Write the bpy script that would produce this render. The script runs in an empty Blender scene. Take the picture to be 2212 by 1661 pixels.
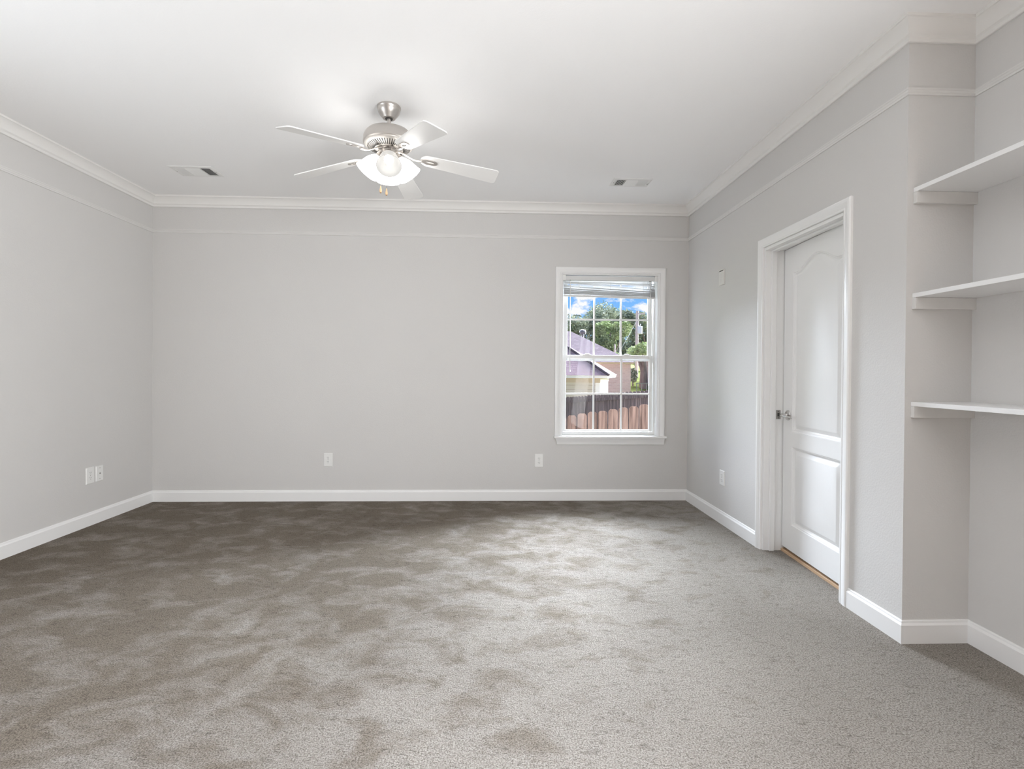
import bpy, bmesh, math, random
from mathutils import Vector, Matrix
random.seed(7)
S = bpy.context.scene
COL = S.collection
R = math.radians
PI = math.pi

# ------------------------------------------------------------------ camera
W_PX, H_PX, F_PX = 2212, 1661, 1117.23
cam_d = bpy.data.cameras.new('camera')
cam = bpy.data.objects.new('camera', cam_d)
COL.objects.link(cam)
cam_d.sensor_fit = 'HORIZONTAL'
cam_d.sensor_width = 36.0
cam_d.lens = 36.0 * F_PX / W_PX
cam_d.shift_x = -0.2 / W_PX
cam_d.shift_y = -18.1 / W_PX
cam_d.clip_start = 0.02
cam_d.clip_end = 300
YAW, PITCH, ROLL = 0.0374631, -0.0081260, 0.0067893
cy, sy = math.cos(YAW), math.sin(YAW)
cp, sp = math.cos(PITCH), math.sin(PITCH)
fw = Vector((sy * cp, cy * cp, sp))
rt0 = Vector((cy, -sy, 0))
up0 = rt0.cross(fw)
rt = rt0 * math.cos(ROLL) + up0 * math.sin(ROLL)
up = up0 * math.cos(ROLL) - rt0 * math.sin(ROLL)
cam.matrix_world = Matrix(((rt.x, up.x, -fw.x, 0), (rt.y, up.y, -fw.y, 0), (rt.z, up.z, -fw.z, 1.1902), (0, 0, 0, 1)))
S.camera = cam

# ------------------------------------------------------------------ exposure and view
S.view_settings.view_transform = 'Standard'
S.view_settings.look = 'None'
S.view_settings.gamma = 1.0
S.view_settings.use_curve_mapping = False
S.view_settings.exposure = 0.06
S.cycles.max_bounces = 10
S.cycles.diffuse_bounces = 7
S.cycles.transparent_max_bounces = 12
S.cycles.sample_clamp_indirect = 4.0
S.cycles.use_denoising = True

# ------------------------------------------------------------------ sky
world = bpy.data.worlds.new('sky')
S.world = world
world.use_nodes = True
nt = world.node_tree
nt.nodes.clear()
def wn(t, **k):
    n = nt.nodes.new(t)
    for a, b in k.items(): setattr(n, a, b)
    return n
w_out = wn('ShaderNodeOutputWorld')
w_bg = wn('ShaderNodeBackground')
w_tc = wn('ShaderNodeTexCoord')
w_sep = wn('ShaderNodeSeparateXYZ')
w_ramp = wn('ShaderNodeValToRGB')
w_ramp.color_ramp.elements[0].position = 0.0
w_ramp.color_ramp.elements[0].color = (0.36, 0.66, 1.0, 1)
w_ramp.color_ramp.elements[1].position = 0.22
w_ramp.color_ramp.elements[1].color = (0.13, 0.42, 0.98, 1)
w_map = wn('ShaderNodeMapping')
w_map.inputs['Scale'].default_value = (1, 1, 1.9)
w_map.inputs['Location'].default_value = (0.35, 0.1, 0.05)
w_noise = wn('ShaderNodeTexNoise')
w_noise.inputs['Scale'].default_value = 24.0
w_noise.inputs['Detail'].default_value = 7.0
w_noise.inputs['Roughness'].default_value = 0.55
w_cr = wn('ShaderNodeValToRGB')
w_cr.color_ramp.elements[0].position = 0.49
w_cr.color_ramp.elements[1].position = 0.58
w_mix = wn('ShaderNodeMixRGB')
w_mix.inputs['Color2'].default_value = (1.0, 1.0, 1.0, 1)
L = nt.links.new
L(w_tc.outputs['Generated'], w_sep.inputs[0]); L(w_sep.outputs['Z'], w_ramp.inputs[0])
L(w_tc.outputs['Generated'], w_map.inputs[0]); L(w_map.outputs[0], w_noise.inputs['Vector'])
L(w_noise.outputs['Fac'], w_cr.inputs[0]); L(w_cr.outputs[0], w_mix.inputs['Fac'])
L(w_ramp.outputs[0], w_mix.inputs['Color1']); L(w_mix.outputs[0], w_bg.inputs['Color'])
L(w_bg.outputs[0], w_out.inputs['Surface'])
w_bg.inputs['Strength'].default_value = 1.0

# daylight of the bright hazy sky behind the house: two wide, soft suns
def sky_light(direction, spread, strength, col):
    sd = bpy.data.lights.new('sky_daylight', 'SUN')
    sd.energy = strength; sd.angle = R(spread); sd.color = col
    so = bpy.data.objects.new('sky_daylight', sd)
    COL.objects.link(so)
    so.rotation_euler = Vector(direction).normalized().to_track_quat('-Z', 'Y').to_euler()
    so.location = (0, 12, 9)
sky_light((-0.80, -1.0, -0.50), 62, 100.0, (0.82, 0.90, 1.0))
sky_light((0.0, -1.0, -0.45), 50, 28.0, (0.82, 0.90, 1.0))

XL, XR, YB, YN, XN, H = -3.062, 1.824, 4.776, 2.223, 2.128, 2.743
YR = -1.60          # rear wall
YE = 0.30           # near end of the niche
# fill lights added in two invented openings outside the view
def added_fill(loc, rot, sx, sy, watts, col, spread=180):
    ad = bpy.data.lights.new('added_fill_light', 'AREA')
    ad.shape = 'RECTANGLE'; ad.size = sx; ad.size_y = sy
    ad.energy = watts; ad.color = col
    ad.spread = R(spread)
    ao = bpy.data.objects.new('added_fill_light', ad)
    COL.objects.link(ao); ao.location = loc; ao.rotation_euler = rot
LW0, LW1, LZ0, LZ1 = 0.45, 2.05, 0.62, 2.10   # unseen opening added in the left wall for a fill light
PD0, PD1, PDH = -1.50, 0.10, 2.20           # unseen door opening added for a fill light: along y, height
added_fill((XR - 0.01, (PD0 + PD1) / 2, 1.05), (R(97), 0, R(90)), 1.5, 1.9, 232.0, (0.98, 0.99, 1.0))

added_fill((XL - 0.02, (LW0 + LW1) / 2, (LZ0 + LZ1) / 2), (R(88), 0, R(-90)), LW1 - LW0 - 0.1, LZ1 - LZ0 - 0.1, 34.0, (0.95, 0.98, 1.0))

# ------------------------------------------------------------------ helpers
def tag(o, label=None, cat=None, group=None, kind=None):
    if label: o['label'] = label
    if cat: o['category'] = cat
    if group: o['group'] = group
    if kind: o['kind'] = kind
    return o

def empty(name, loc=(0, 0, 0), parent=None):
    o = bpy.data.objects.new(name, None)
    COL.objects.link(o)
    o.location = loc
    o.empty_display_size = 0.1
    if parent: o.parent = parent
    return o

class MB:
    """collects geometry and links it as one mesh object"""
    def __init__(s): s.bm = bmesh.new(); s.mi = 0
    def face(s, vs):
        try:
            f = s.bm.faces.new(vs); f.material_index = s.mi; return f
        except ValueError: return None
    def box(s, x0, x1, y0, y1, z0, z1, M=None):
        if x0 > x1: x0, x1 = x1, x0
        if y0 > y1: y0, y1 = y1, y0
        if z0 > z1: z0, z1 = z1, z0
        v = [Vector((x, y, z)) for z in (z0, z1) for x, y in ((x0, y0), (x1, y0), (x1, y1), (x0, y1))]
        if M: v = [M @ p for p in v]
        v = [s.bm.verts.new(p) for p in v]
        for q in ((3, 2, 1, 0), (4, 5, 6, 7), (0, 1, 5, 4), (1, 2, 6, 5), (2, 3, 7, 6), (3, 0, 4, 7)):
            s.face([v[i] for i in q])
        return s
    def prism(s, foot, z0, z1, M=None):
        """vertical extrusion of a counter-clockwise footprint"""
        a = [Vector((x, y, z0)) for x, y in foot]; b = [Vector((x, y, z1)) for x, y in foot]
        if M: a = [M @ p for p in a]; b = [M @ p for p in b]
        a = [s.bm.verts.new(p) for p in a]; b = [s.bm.verts.new(p) for p in b]
        n = len(a)
        s.face(a[::-1]); s.face(b)
        for i in range(n): s.face([a[i], a[(i + 1) % n], b[(i + 1) % n], b[i]])
        return s
    def rings(s, rings, closed=True, caps=True):
        R_ = [[s.bm.verts.new(p) for p in r] for r in rings]
        n = len(R_[0])
        for a, b in zip(R_[:-1], R_[1:]):
            for i in range(n if closed else n - 1):
                j = (i + 1) % n
                s.face([a[i], a[j], b[j], b[i]])
        if caps and closed:
            s.face(R_[0][::-1]); s.face(R_[-1])
        return s
    def lathe(s, prof, seg=40, M=None, caps=True):
        """prof: (radius, z) pairs"""
        rr = []
        for r, z in prof:
            ring = [Vector((max(r, 1e-4) * math.cos(2 * PI * k / seg), max(r, 1e-4) * math.sin(2 * PI * k / seg), z)) for k in range(seg)]
            if M: ring = [M @ p for p in ring]
            rr.append(ring)
        return s.rings(rr, True, caps)
    def tube(s, pts, r, seg=10, flat=1.0):
        pts = [Vector(p) for p in pts]
        rr = []
        ref = Vector((0, 0, 1))
        for i, p in enumerate(pts):
            t = (pts[min(i + 1, len(pts) - 1)] - pts[max(i - 1, 0)]).normalized()
            a = t.cross(ref)
            if a.length < 1e-3: a = t.cross(Vector((1, 0, 0)))
            a.normalize(); b = a.cross(t).normalized()
            ri = r[i] if isinstance(r, (list, tuple)) else r
            rr.append([p + a * ri * math.cos(2 * PI * k / seg) + b * ri * flat * math.sin(2 * PI * k / seg) for k in range(seg)])
        return s.rings(rr)
    def build(s, name, mats, parent=None, smooth=None, bevel=None):
        bm = s.bm
        bmesh.ops.recalc_face_normals(bm, faces=bm.faces)
        me = bpy.data.meshes.new(name)
        bm.to_mesh(me); bm.free()
        for m in (mats if isinstance(mats, (list, tuple)) else [mats]): me.materials.append(m)
        o = bpy.data.objects.new(name, me)
        COL.objects.link(o)
        if parent: o.parent = parent
        if smooth:
            me.polygons.foreach_set('use_smooth', [True] * len(me.polygons))
            me.set_sharp_from_angle(angle=R(smooth))
        if bevel:
            md = o.modifiers.new('bevel', 'BEVEL')
            md.width = bevel; md.segments = 2; md.limit_method = 'ANGLE'; md.angle_limit = R(40)
            md.harden_normals = False
        return o

def mat(name, col, rough=0.6, metal=0.0, spec=0.5, bump=None, noise=None, coat=0.0):
    """procedural principled material. bump=(scale, distance, detail); noise=(scale, amount)"""
    m = bpy.data.materials.new(name)
    m.use_nodes = True
    n = m.node_tree.nodes; l = m.node_tree.links.new
    b = n['Principled BSDF']
    b.inputs['Base Color'].default_value = (*col, 1)
    b.inputs['Roughness'].default_value = rough
    b.inputs['Metallic'].default_value = metal
    b.inputs['Specular IOR Level'].default_value = spec
    if coat: b.inputs['Coat Weight'].default_value = coat
    tc = n.new('ShaderNodeTexCoord')
    if noise:
        t = n.new('ShaderNodeTexNoise'); t.inputs['Scale'].default_value = noise[0]; t.inputs['Detail'].default_value = 5
        l(tc.outputs['Object'], t.inputs['Vector'])
        mx = n.new('ShaderNodeMixRGB')
        mx.inputs['Color1'].default_value = (*[c * (1 - noise[1]) for c in col], 1)
        mx.inputs['Color2'].default_value = (*[min(1, c * (1 + noise[1])) for c in col], 1)
        l(t.outputs['Fac'], mx.inputs['Fac']); l(mx.outputs[0], b.inputs['Base Color'])
    if bump:
        t = n.new('ShaderNodeTexNoise'); t.inputs['Scale'].default_value = bump[0]; t.inputs['Detail'].default_value = bump[2]
        l(tc.outputs['Object'], t.inputs['Vector'])
        bp = n.new('ShaderNodeBump'); bp.inputs['Distance'].default_value = bump[1]; bp.inputs['Strength'].default_value = 0.6
        l(t.outputs['Fac'], bp.inputs['Height']); l(bp.outputs[0], b.inputs['Normal'])
    return m

# ------------------------------------------------------------------ materials
M = {}
M['wall'] = mat('wall_paint', (0.625, 0.615, 0.602), 0.55, spec=0.35, bump=(120, 0.0012, 3), noise=(1.6, 0.012))
M['bounce_absorber'] = mat('dark_bounce_absorber', (0.10, 0.07, 0.05), 0.6)  # invented dark finish for unseen walls, soaks up stray bounce light
M['ceiling'] = mat('ceiling_paint', (0.93, 0.93, 0.93), 0.85, spec=0.2, bump=(90, 0.0008, 3))
M['trim'] = mat('trim_paint', (0.84, 0.84, 0.835), 0.32, spec=0.5)
M['crown'] = mat('crown_paint', (0.80, 0.79, 0.77), 0.4, spec=0.4)
M['plastic'] = mat('white_plastic', (0.80, 0.80, 0.785), 0.3)
M['almond'] = mat('ivory_plastic', (0.70, 0.69, 0.665), 0.4)
M['dark'] = mat('dark_slot', (0.05, 0.047, 0.043), 0.6)
M['duct'] = mat('duct_metal', (0.06, 0.058, 0.054), 0.7)
M['nickel'] = mat('brushed_nickel', (0.56, 0.53, 0.50), 0.36, metal=0.9, bump=(400, 0.0002, 2))
M['satin'] = mat('satin_nickel_light', (0.68, 0.65, 0.61), 0.5, metal=0.75)
M['rail'] = mat('rail_paint', (0.685, 0.675, 0.66), 0.45)
M['chrome'] = mat('satin_chrome', (0.62, 0.61, 0.60), 0.22, metal=1.0)
M['steel'] = mat('dull_steel', (0.33, 0.31, 0.29), 0.4, metal=0.9)
M['blade'] = mat('blade_white', (0.87, 0.865, 0.85), 0.38)
M['fob'] = mat('light_wood_fob', (0.75, 0.50, 0.28), 0.4)
M['fobtip'] = mat('brown_wood_tip', (0.35, 0.20, 0.09), 0.4)
M['vinyl'] = mat('white_vinyl', (0.78, 0.78, 0.765), 0.35)
M['blind'] = mat('blind_slats', (0.70, 0.70, 0.695), 0.4)
M['shelf'] = mat('shelf_paint', (0.80, 0.80, 0.80), 0.4)
M['cleat'] = mat('cleat_paint', (0.66, 0.65, 0.635), 0.5, noise=(14, 0.06))

def oak():
    m = mat('threshold_wood', (0.55, 0.36, 0.22), 0.45)
    n = m.node_tree.nodes; l = m.node_tree.links.new
    tc = n.new('ShaderNodeTexCoord'); mp = n.new('ShaderNodeMapping'); mp.inputs['Scale'].default_value = (60, 4, 60)
    t = n.new('ShaderNodeTexNoise'); t.inputs['Scale'].default_value = 2.0
    cr = n.new('ShaderNodeValToRGB')
    cr.color_ramp.elements[0].color = (0.50, 0.33, 0.20, 1); cr.color_ramp.elements[1].color = (0.66, 0.47, 0.31, 1)
    l(tc.outputs['Object'], mp.inputs[0]); l(mp.outputs[0], t.inputs['Vector']); l(t.outputs['Fac'], cr.inputs[0])
    l(cr.outputs[0], n['Principled BSDF'].inputs['Base Color'])
    return m
M['oak'] = oak()

def door_paint():
    m = mat('door_paint', (0.84, 0.84, 0.835), 0.5)
    n = m.node_tree.nodes; l = m.node_tree.links.new
    tc = n.new('ShaderNodeTexCoord'); mp = n.new('ShaderNodeMapping'); mp.inputs['Scale'].default_value = (90, 90, 4)
    t = n.new('ShaderNodeTexNoise'); t.inputs['Scale'].default_value = 1.6; t.inputs['Detail'].default_value = 4
    bp = n.new('ShaderNodeBump'); bp.inputs['Distance'].default_value = 0.0006; bp.inputs['Strength'].default_value = 0.35
    l(tc.outputs['Object'], mp.inputs[0]); l(mp.outputs[0], t.inputs['Vector']); l(t.outputs['Fac'], bp.inputs['Height'])
    l(bp.outputs[0], n['Principled BSDF'].inputs['Normal'])
    return m
M['door'] = door_paint()

def emit(name, col, s, base=(0.9, 0.9, 0.88)):
    m = mat(name, base, 0.35)
    b = m.node_tree.nodes['Principled BSDF']
    b.inputs['Emission Color'].default_value = (*col, 1)
    b.inputs['Emission Strength'].default_value = s
    return m
M['shade_out'] = emit('lit_frosted_glass', (1.0, 0.98, 0.955), 8.5)
M['shade_in'] = emit('lit_frosted_glass_inside', (1.0, 0.975, 0.93), 0.60, (0.06, 0.06, 0.058))
M['shade_dim'] = emit('alabaster_glass', (1.0, 0.97, 0.92), 0.62, (0.04, 0.04, 0.038))
M['shade_in_lit'] = emit('bright_frosted_glass_inside', (1.0, 0.975, 0.94), 1.6, (0.2, 0.2, 0.19))
M['bulb'] = emit('lit_bulb', (1.0, 0.96, 0.90), 6.0)

def carpet():
    m = bpy.data.materials.new('carpet_pile')
    m.use_nodes = True
    n = m.node_tree.nodes; l = m.node_tree.links.new
    b = n['Principled BSDF']
    b.inputs['Roughness'].default_value = 0.95
    b.inputs['Specular IOR Level'].default_value = 0.0
    b.inputs['Sheen Weight'].default_value = 0.0
    b.inputs['Sheen Roughness'].default_value = 0.5
    tc = n.new('ShaderNodeTexCoord')
    def noise(scale, det=3, rough=0.5, dist=0.0, mapscale=None, rot=0):
        t = n.new('ShaderNodeTexNoise')
        t.inputs['Scale'].default_value = scale; t.inputs['Detail'].default_value = det
        t.inputs['Roughness'].default_value = rough; t.inputs['Distortion'].default_value = dist
        if mapscale:
            mp = n.new('ShaderNodeMapping'); mp.inputs['Scale'].default_value = mapscale; mp.inputs['Rotation'].default_value = (0, 0, rot)
            l(tc.outputs['Object'], mp.inputs[0]); l(mp.outputs[0], t.inputs['Vector'])
        else: l(tc.outputs['Object'], t.inputs['Vector'])
        return t
    def ramp(src, p0, p1, c0=(0, 0, 0, 1), c1=(1, 1, 1, 1)):
        r = n.new('ShaderNodeValToRGB')
        r.color_ramp.elements[0].position = p0; r.color_ramp.elements[1].position = p1
        r.color_ramp.elements[0].color = c0; r.color_ramp.elements[1].color = c1
        l(src, r.inputs[0]); return r
    # footprints and brush marks: soft-edged patches where the pile lies the other way
    nap = noise(4.4, 4.5, 0.60, 0.5, (1.0, 1.35, 1), R(24))
    # painted light: the pale colour spreads toward the right and near side
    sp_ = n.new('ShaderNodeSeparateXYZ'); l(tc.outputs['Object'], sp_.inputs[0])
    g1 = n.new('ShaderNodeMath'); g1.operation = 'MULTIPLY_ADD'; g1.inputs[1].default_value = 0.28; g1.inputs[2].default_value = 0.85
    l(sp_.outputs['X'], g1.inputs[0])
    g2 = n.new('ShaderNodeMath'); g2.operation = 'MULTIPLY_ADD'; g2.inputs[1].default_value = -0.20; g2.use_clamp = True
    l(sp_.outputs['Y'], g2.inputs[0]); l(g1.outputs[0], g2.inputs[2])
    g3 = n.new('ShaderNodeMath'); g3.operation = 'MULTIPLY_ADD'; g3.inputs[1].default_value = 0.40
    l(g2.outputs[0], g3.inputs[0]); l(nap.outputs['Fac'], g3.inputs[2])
    nap_light_r = ramp(g3.outputs[0], 0.47, 0.70)
    nap2 = noise(1.1, 2, 0.5, 0.3)
    nap2_r = ramp(nap2.outputs['Fac'], 0.36, 0.66)
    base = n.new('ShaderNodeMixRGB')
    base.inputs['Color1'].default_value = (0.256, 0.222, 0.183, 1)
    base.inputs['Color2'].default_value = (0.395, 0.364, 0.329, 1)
    l(nap_light_r.outputs[0], base.inputs['Fac'])
    base2 = n.new('ShaderNodeMixRGB'); base2.blend_type = 'MULTIPLY'
    base2.inputs['Color2'].default_value = (0.86, 0.855, 0.85, 1)
    inv = n.new('ShaderNodeMath'); inv.operation = 'SUBTRACT'; inv.inputs[0].default_value = 1.0
    l(nap2_r.outputs[0], inv.inputs[1])
    l(inv.outputs[0], base2.inputs['Fac']); l(base.outputs[0], base2.inputs['Color1'])
    # tufts
    tuft = noise(185, 3, 0.75)
    tr = ramp(tuft.outputs['Fac'], 0.36, 0.60, (0.42, 0.405, 0.39, 1), (1.16, 1.16, 1.16, 1))
    mul = n.new('ShaderNodeMixRGB'); mul.blend_type = 'MULTIPLY'; mul.inputs['Fac'].default_value = 1.0
    l(base2.outputs[0], mul.inputs['Color1']); l(tr.outputs[0], mul.inputs['Color2'])
    scuff = noise(26, 4, 0.65, 1.2, (1, 1.9, 1), R(-12))
    scr = ramp(scuff.outputs['Fac'], 0.30, 0.47, (0.66, 0.655, 0.65, 1), (1, 1, 1, 1))
    mul2 = n.new('ShaderNodeMixRGB'); mul2.blend_type = 'MULTIPLY'; mul2.inputs['Fac'].default_value = 1.0
    l(mul.outputs[0], mul2.inputs['Color1']); l(scr.outputs[0], mul2.inputs['Color2'])
    l(mul2.outputs[0], b.inputs['Base Color'])
    # relief: tufts, clumps, trodden waves
    clump = noise(34, 3, 0.6, 0.8, (1, 1.6, 1))
    wave = noise(7, 3, 0.55, 1.0, (1, 1.8, 1), R(15))
    a1 = n.new('ShaderNodeMath'); a1.operation = 'MULTIPLY_ADD'; a1.inputs[1].default_value = 1.0
    l(clump.outputs['Fac'], a1.inputs[0]); l(tuft.outputs['Fac'], a1.inputs[2])
    a2 = n.new('ShaderNodeMath'); a2.operation = 'MULTIPLY_ADD'; a2.inputs[1].default_value = 1.8
    l(wave.outputs['Fac'], a2.inputs[0]); l(a1.outputs[0], a2.inputs[2])
    bp = n.new('ShaderNodeBump'); bp.inputs['Strength'].default_value = 0.8; bp.inputs['Distance'].default_value = 0.010
    l(a2.outputs[0], bp.inputs['Height']); l(bp.outputs[0], b.inputs['Normal'])
    return m
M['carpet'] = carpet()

def glass():
    m = bpy.data.materials.new('window_glass'); m.use_nodes = True
    n = m.node_tree.nodes; l = m.node_tree.links.new
    n.clear()
    o = n.new('ShaderNodeOutputMaterial'); t = n.new('ShaderNodeBsdfTransparent'); g = n.new('ShaderNodeBsdfGlossy')
    t.inputs['Color'].default_value = (0.97, 0.975, 0.98, 1); g.inputs['Roughness'].default_value = 0.02
    f = n.new('ShaderNodeFresnel'); f.inputs['IOR'].default_value = 1.12
    mx = n.new('ShaderNodeMixShader')
    l(f.outputs[0], mx.inputs[0]); l(t.outputs[0], mx.inputs[1]); l(g.outputs[0], mx.inputs[2]); l(mx.outputs[0], o.inputs[0])
    return m
M['glass'] = glass()

# ------------------------------------------------------------------ room shell
def structure(o, label, cat):
    return tag(o, label, cat, kind='structure')

T = 0.14
DY0, DY1, DH = 2.625, 3.425, 2.035          # door opening along y, height
WX0, WX1, WZ0, WZ1 = 0.634, 1.545, 0.600, 2.106   # window opening

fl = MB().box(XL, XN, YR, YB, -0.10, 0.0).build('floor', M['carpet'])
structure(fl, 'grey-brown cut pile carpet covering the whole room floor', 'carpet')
MBc = MB()
VENTS = [(-2.325, 4.145), (1.115, 4.190)]
MBc.box(XL - T, XN + T, YR - T, YB + T, H, H + 0.12)
ceil = MBc.build('ceiling', M['ceiling'])
structure(ceil, 'flat white ceiling above the ceiling fan', 'ceiling')

wl = MB().box(XL - T, XL, LW1, YB, -0.1, H).build('wall_left', M['wall'])
structure(MB().box(XL - T, XL, YR, LW0, -0.1, H).box(XL - T, XL, LW0, LW1, -0.1, LZ0).box(XL - T, XL, LW0, LW1, LZ1, H).build('wall_left_rear', M['bounce_absorber']), 'unseen near part of the left wall, darkened to cut bounce light', 'wall')
structure(wl, 'light greige left wall with the outlet and cable plate', 'wall')
b = MB()
b.box(XL - T, WX0, YB, YB + T, -0.1, H); b.box(WX1, XR + 0.10, YB, YB + T, -0.1, H)
b.box(WX0, WX1, YB, YB + T, -0.1, WZ0 - 0.021); b.box(WX0, WX1, YB, YB + T, WZ1, H)
structure(b.build('wall_back', M['wall']), 'greige far wall with the window at its right end', 'wall')
b = MB()
c = 0.10
b.prism([(XR, YN), (XR + c, YN + c), (XR + c, DY0), (XR, DY0)], -0.1, H)
b.box(XR, XR + c, DY0, DY1, DH, H)
b.box(XR, XR + c, DY1, YB, -0.1, H)
structure(b.build('wall_right', M['wall']), 'greige right wall with the white panelled door', 'wall')
b = MB()
b.prism([(XR, YN), (XN, YN), (XN + c, YN), (XN + c, YN + c), (XR + c, YN + c)], -0.1, H)
structure(b.build('wall_niche_end', M['wall']), 'narrow greige end wall of the niche, holding the shelf cleats', 'wall')
b = MB(); b.box(XN, XN + c, YE, YN, -0.1, H)
structure(b.build('wall_niche_back', M['wall']), 'greige back wall of the shelf niche at the right edge', 'wall')
b = MB()
b.box(XR, XN + c, PD1, YE, -0.1, H); b.box(XR, XR + c, YR, PD0, -0.1, H); b.box(XR, XR + c, PD0, PD1, PDH, H)
structure(b.build('wall_niche_return', M['wall']), 'greige wall beside the near end of the niche', 'wall')
structure(MB().box(XL - T, XR + c, YR - T, YR, -0.1, H).build('wall_rear', M['bounce_absorber']), 'unseen rear wall behind the camera, darkened to cut bounce light', 'wall')
b = MB(); x0 = XR + 0.03
for y0 in (PD0, (PD0 + PD1) / 2 - 0.03):
    y1 = y0 + (PD1 - PD0) / 2 + 0.03
    b.box(x0, x0 + 0.04, y0, y0 + 0.06, 0, PDH); b.box(x0, x0 + 0.04, y1 - 0.06, y1, 0, PDH)
    b.box(x0, x0 + 0.04, y0 + 0.06, y1 - 0.06, 0, 0.09); b.box(x0, x0 + 0.04, y0 + 0.06, y1 - 0.06, PDH - 0.07, PDH); x0 += 0.041
structure(b.build('added_patio_door', M['vinyl']), 'unseen white sliding door frame added around the right fill light', 'door')
b = MB(); x0 = XL - 0.08
b.box(x0, x0 + 0.04, LW0, LW1, LZ0, LZ0 + 0.05); b.box(x0, x0 + 0.04, LW0, LW1, LZ1 - 0.05, LZ1); b.box(x0, x0 + 0.04, LW0, LW0 + 0.05, LZ0 + 0.05, LZ1 - 0.05); b.box(x0, x0 + 0.04, LW1 - 0.05, LW1, LZ0 + 0.05, LZ1 - 0.05)
b.box(x0, x0 + 0.04, LW0 + 0.05, LW1 - 0.05, 1.34, 1.38)
structure(b.build('added_window', M['vinyl']), 'unseen white window frame added around the left fill light', 'window')

# ---- mouldings swept along the foot of the walls
def off_pt(p, prev, nxt, d):
    """point p of a polyline whose interior lies to the right of travel, pushed inward by d (mitred)"""
    p = Vector(p)
    def nrm(a, b_):
        t = (Vector(b_) - Vector(a)).normalized(); return Vector((t.y, -t.x))
    ns = []
    if prev is not None: ns.append(nrm(prev, p))
    if nxt is not None: ns.append(nrm(p, nxt))
    if len(ns) == 1 or (ns[0] - ns[1]).length < 1e-6: m = ns[0]
    else: m = (ns[0] + ns[1]) / (1 + ns[0].dot(ns[1]))
    return p + m * d
def sweep(p0, p1, prev, nxt, prof, name, m):
    b = MB(); rr = []
    for p, a_, c_ in ((p0, prev, p1), (p1, p0, nxt)):
        ring = []
        for d, z in prof:
            q = off_pt(p, a_, c_, d); ring.append(Vector((q.x, q.y, z)))
        rr.append(ring)
    b.rings(rr)
    return b.build(name, m, smooth=25)
BASE = [(0, 0.100), (0.005, 0.100), (0.008, 0.096), (0.009, 0.090), (0.012, 0.086), (0.015, 0.081), (0.015, -0.01), (0, -0.01)]
cr_ = [(0, H - 0.093), (0.010, H - 0.093), (0.013, H - 0.090), (0.014, H - 0.076), (0.018, H - 0.073), (0.021, H - 0.070)]
for k in range(7):
    a_ = k / 6 * PI / 2
    cr_.append((0.023 + 0.029 * (1 - math.cos(a_)) * 1.0, H - 0.068 + 0.052 * math.sin(a_) ** 1.0 * (0.55 + 0.45 * k / 6)))
CROWN = cr_ + [(0.054, H - 0.014), (0.060, H - 0.012), (0.061, H - 0.003), (0.061, H + 0.0), (0, H + 0.0)]
RAIL = [(0, 2.421), (0.006, 2.422), (0.007, 2.430), (0.009, 2.432), (0.010, 2.441), (0.0125, 2.444), (0.0125, 2.450), (0, 2.452)]
P = dict(rl=(XL, YR), bl=(XL, YB), br=(XR, YB), c=(XR, YN), n=(XN, YN), e=(XN, YE), f=(XR, YE), rr=(XR, YR))
loop = ['rl', 'bl', 'br', 'c', 'n', 'e', 'f', 'rr']
names = {('rl', 'bl'): ('left', 'left wall'), ('bl', 'br'): ('back', 'far wall'), ('br', 'c'): ('right', 'right wall'),
         ('c', 'n'): ('niche_end', 'short end wall of the niche'), ('n', 'e'): ('niche_back', 'back wall of the niche'),
         ('e', 'f'): ('niche_return', 'near end of the niche'), ('f', 'rr'): ('right_rear', 'right wall behind the camera'), ('rr', 'rl'): ('rear', 'rear wall')}
ti = 0
for i, a_ in enumerate(loop):
    b_ = loop[(i + 1) % 8]; pv = P[loop[i - 1]]; nx = P[loop[(i + 2) % 8]]
    side, words = names[(a_, b_)]
    for prof, what in ((CROWN, 'white crown moulding'), (RAIL, 'thin picture rail moulding')):
        ti += 1
        o = sweep(P[a_], P[b_], pv, nx, prof, 'trim_%d' % ti, M['crown'] if prof is CROWN else M['rail'])
        structure(o, '%s along the %s' % (what, words), 'crown moulding' if prof is CROWN else 'picture rail')
    if (a_, b_) == ('br', 'c'):
        o = sweep(P['br'], (XR, DY1 + 0.06), P['bl'], None, BASE, 'baseboard_right', M['trim'])
        structure(o, 'white baseboard on the right wall between far corner and door', 'baseboard')
        o = sweep((XR, DY0 - 0.06), P['c'], None, P['n'], BASE, 'baseboard_right_near', M['trim'])
        structure(o, 'white baseboard on the right wall between door and niche corner', 'baseboard')
    elif (a_, b_) != ('f', 'rr'):
        o = sweep(P[a_], P[b_], pv, nx, BASE, 'baseboard_' + side, M['trim'])
        structure(o, 'white baseboard along the %s' % words, 'baseboard')

# ---- casing frames: profile (w outward, t toward the room) swept round an opening
CAS = [(0.0, 0), (0.0, 0.010), (0.004, 0.012), (0.010, 0.012), (0.012, 0.009), (0.016, 0.012), (0.024, 0.014), (0.034, 0.0165), (0.040, 0.0185), (0.052, 0.0185), (0.057, 0.016), (0.059, 0.012), (0.059, 0)]
def casing(u0, u1, z0, z1, to3, name, m, parent):
    b = MB(); rr = []
    for (u, z, du, dz) in ((u0, z0, -1, 0), (u0, z1, -1, 1), (u1, z1, 1, 1), (u1, z0, 1, 0)):
        rr.append([to3(u + du * w, z + dz * w, t) for w, t in CAS])
    b.rings(rr)
    return b.build(name, m, parent, smooth=25)

# ------------------------------------------------------------------ window
win = structure(empty('window_1', (0, 0, 0)), 'white double-hung window with divided panes in the far wall', 'window')
casing(WX0, WX1, WZ0 + 0.001, WZ1, lambda u, z, t: Vector((u, YB - t, z)), 'casing', M['trim'], win)
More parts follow.
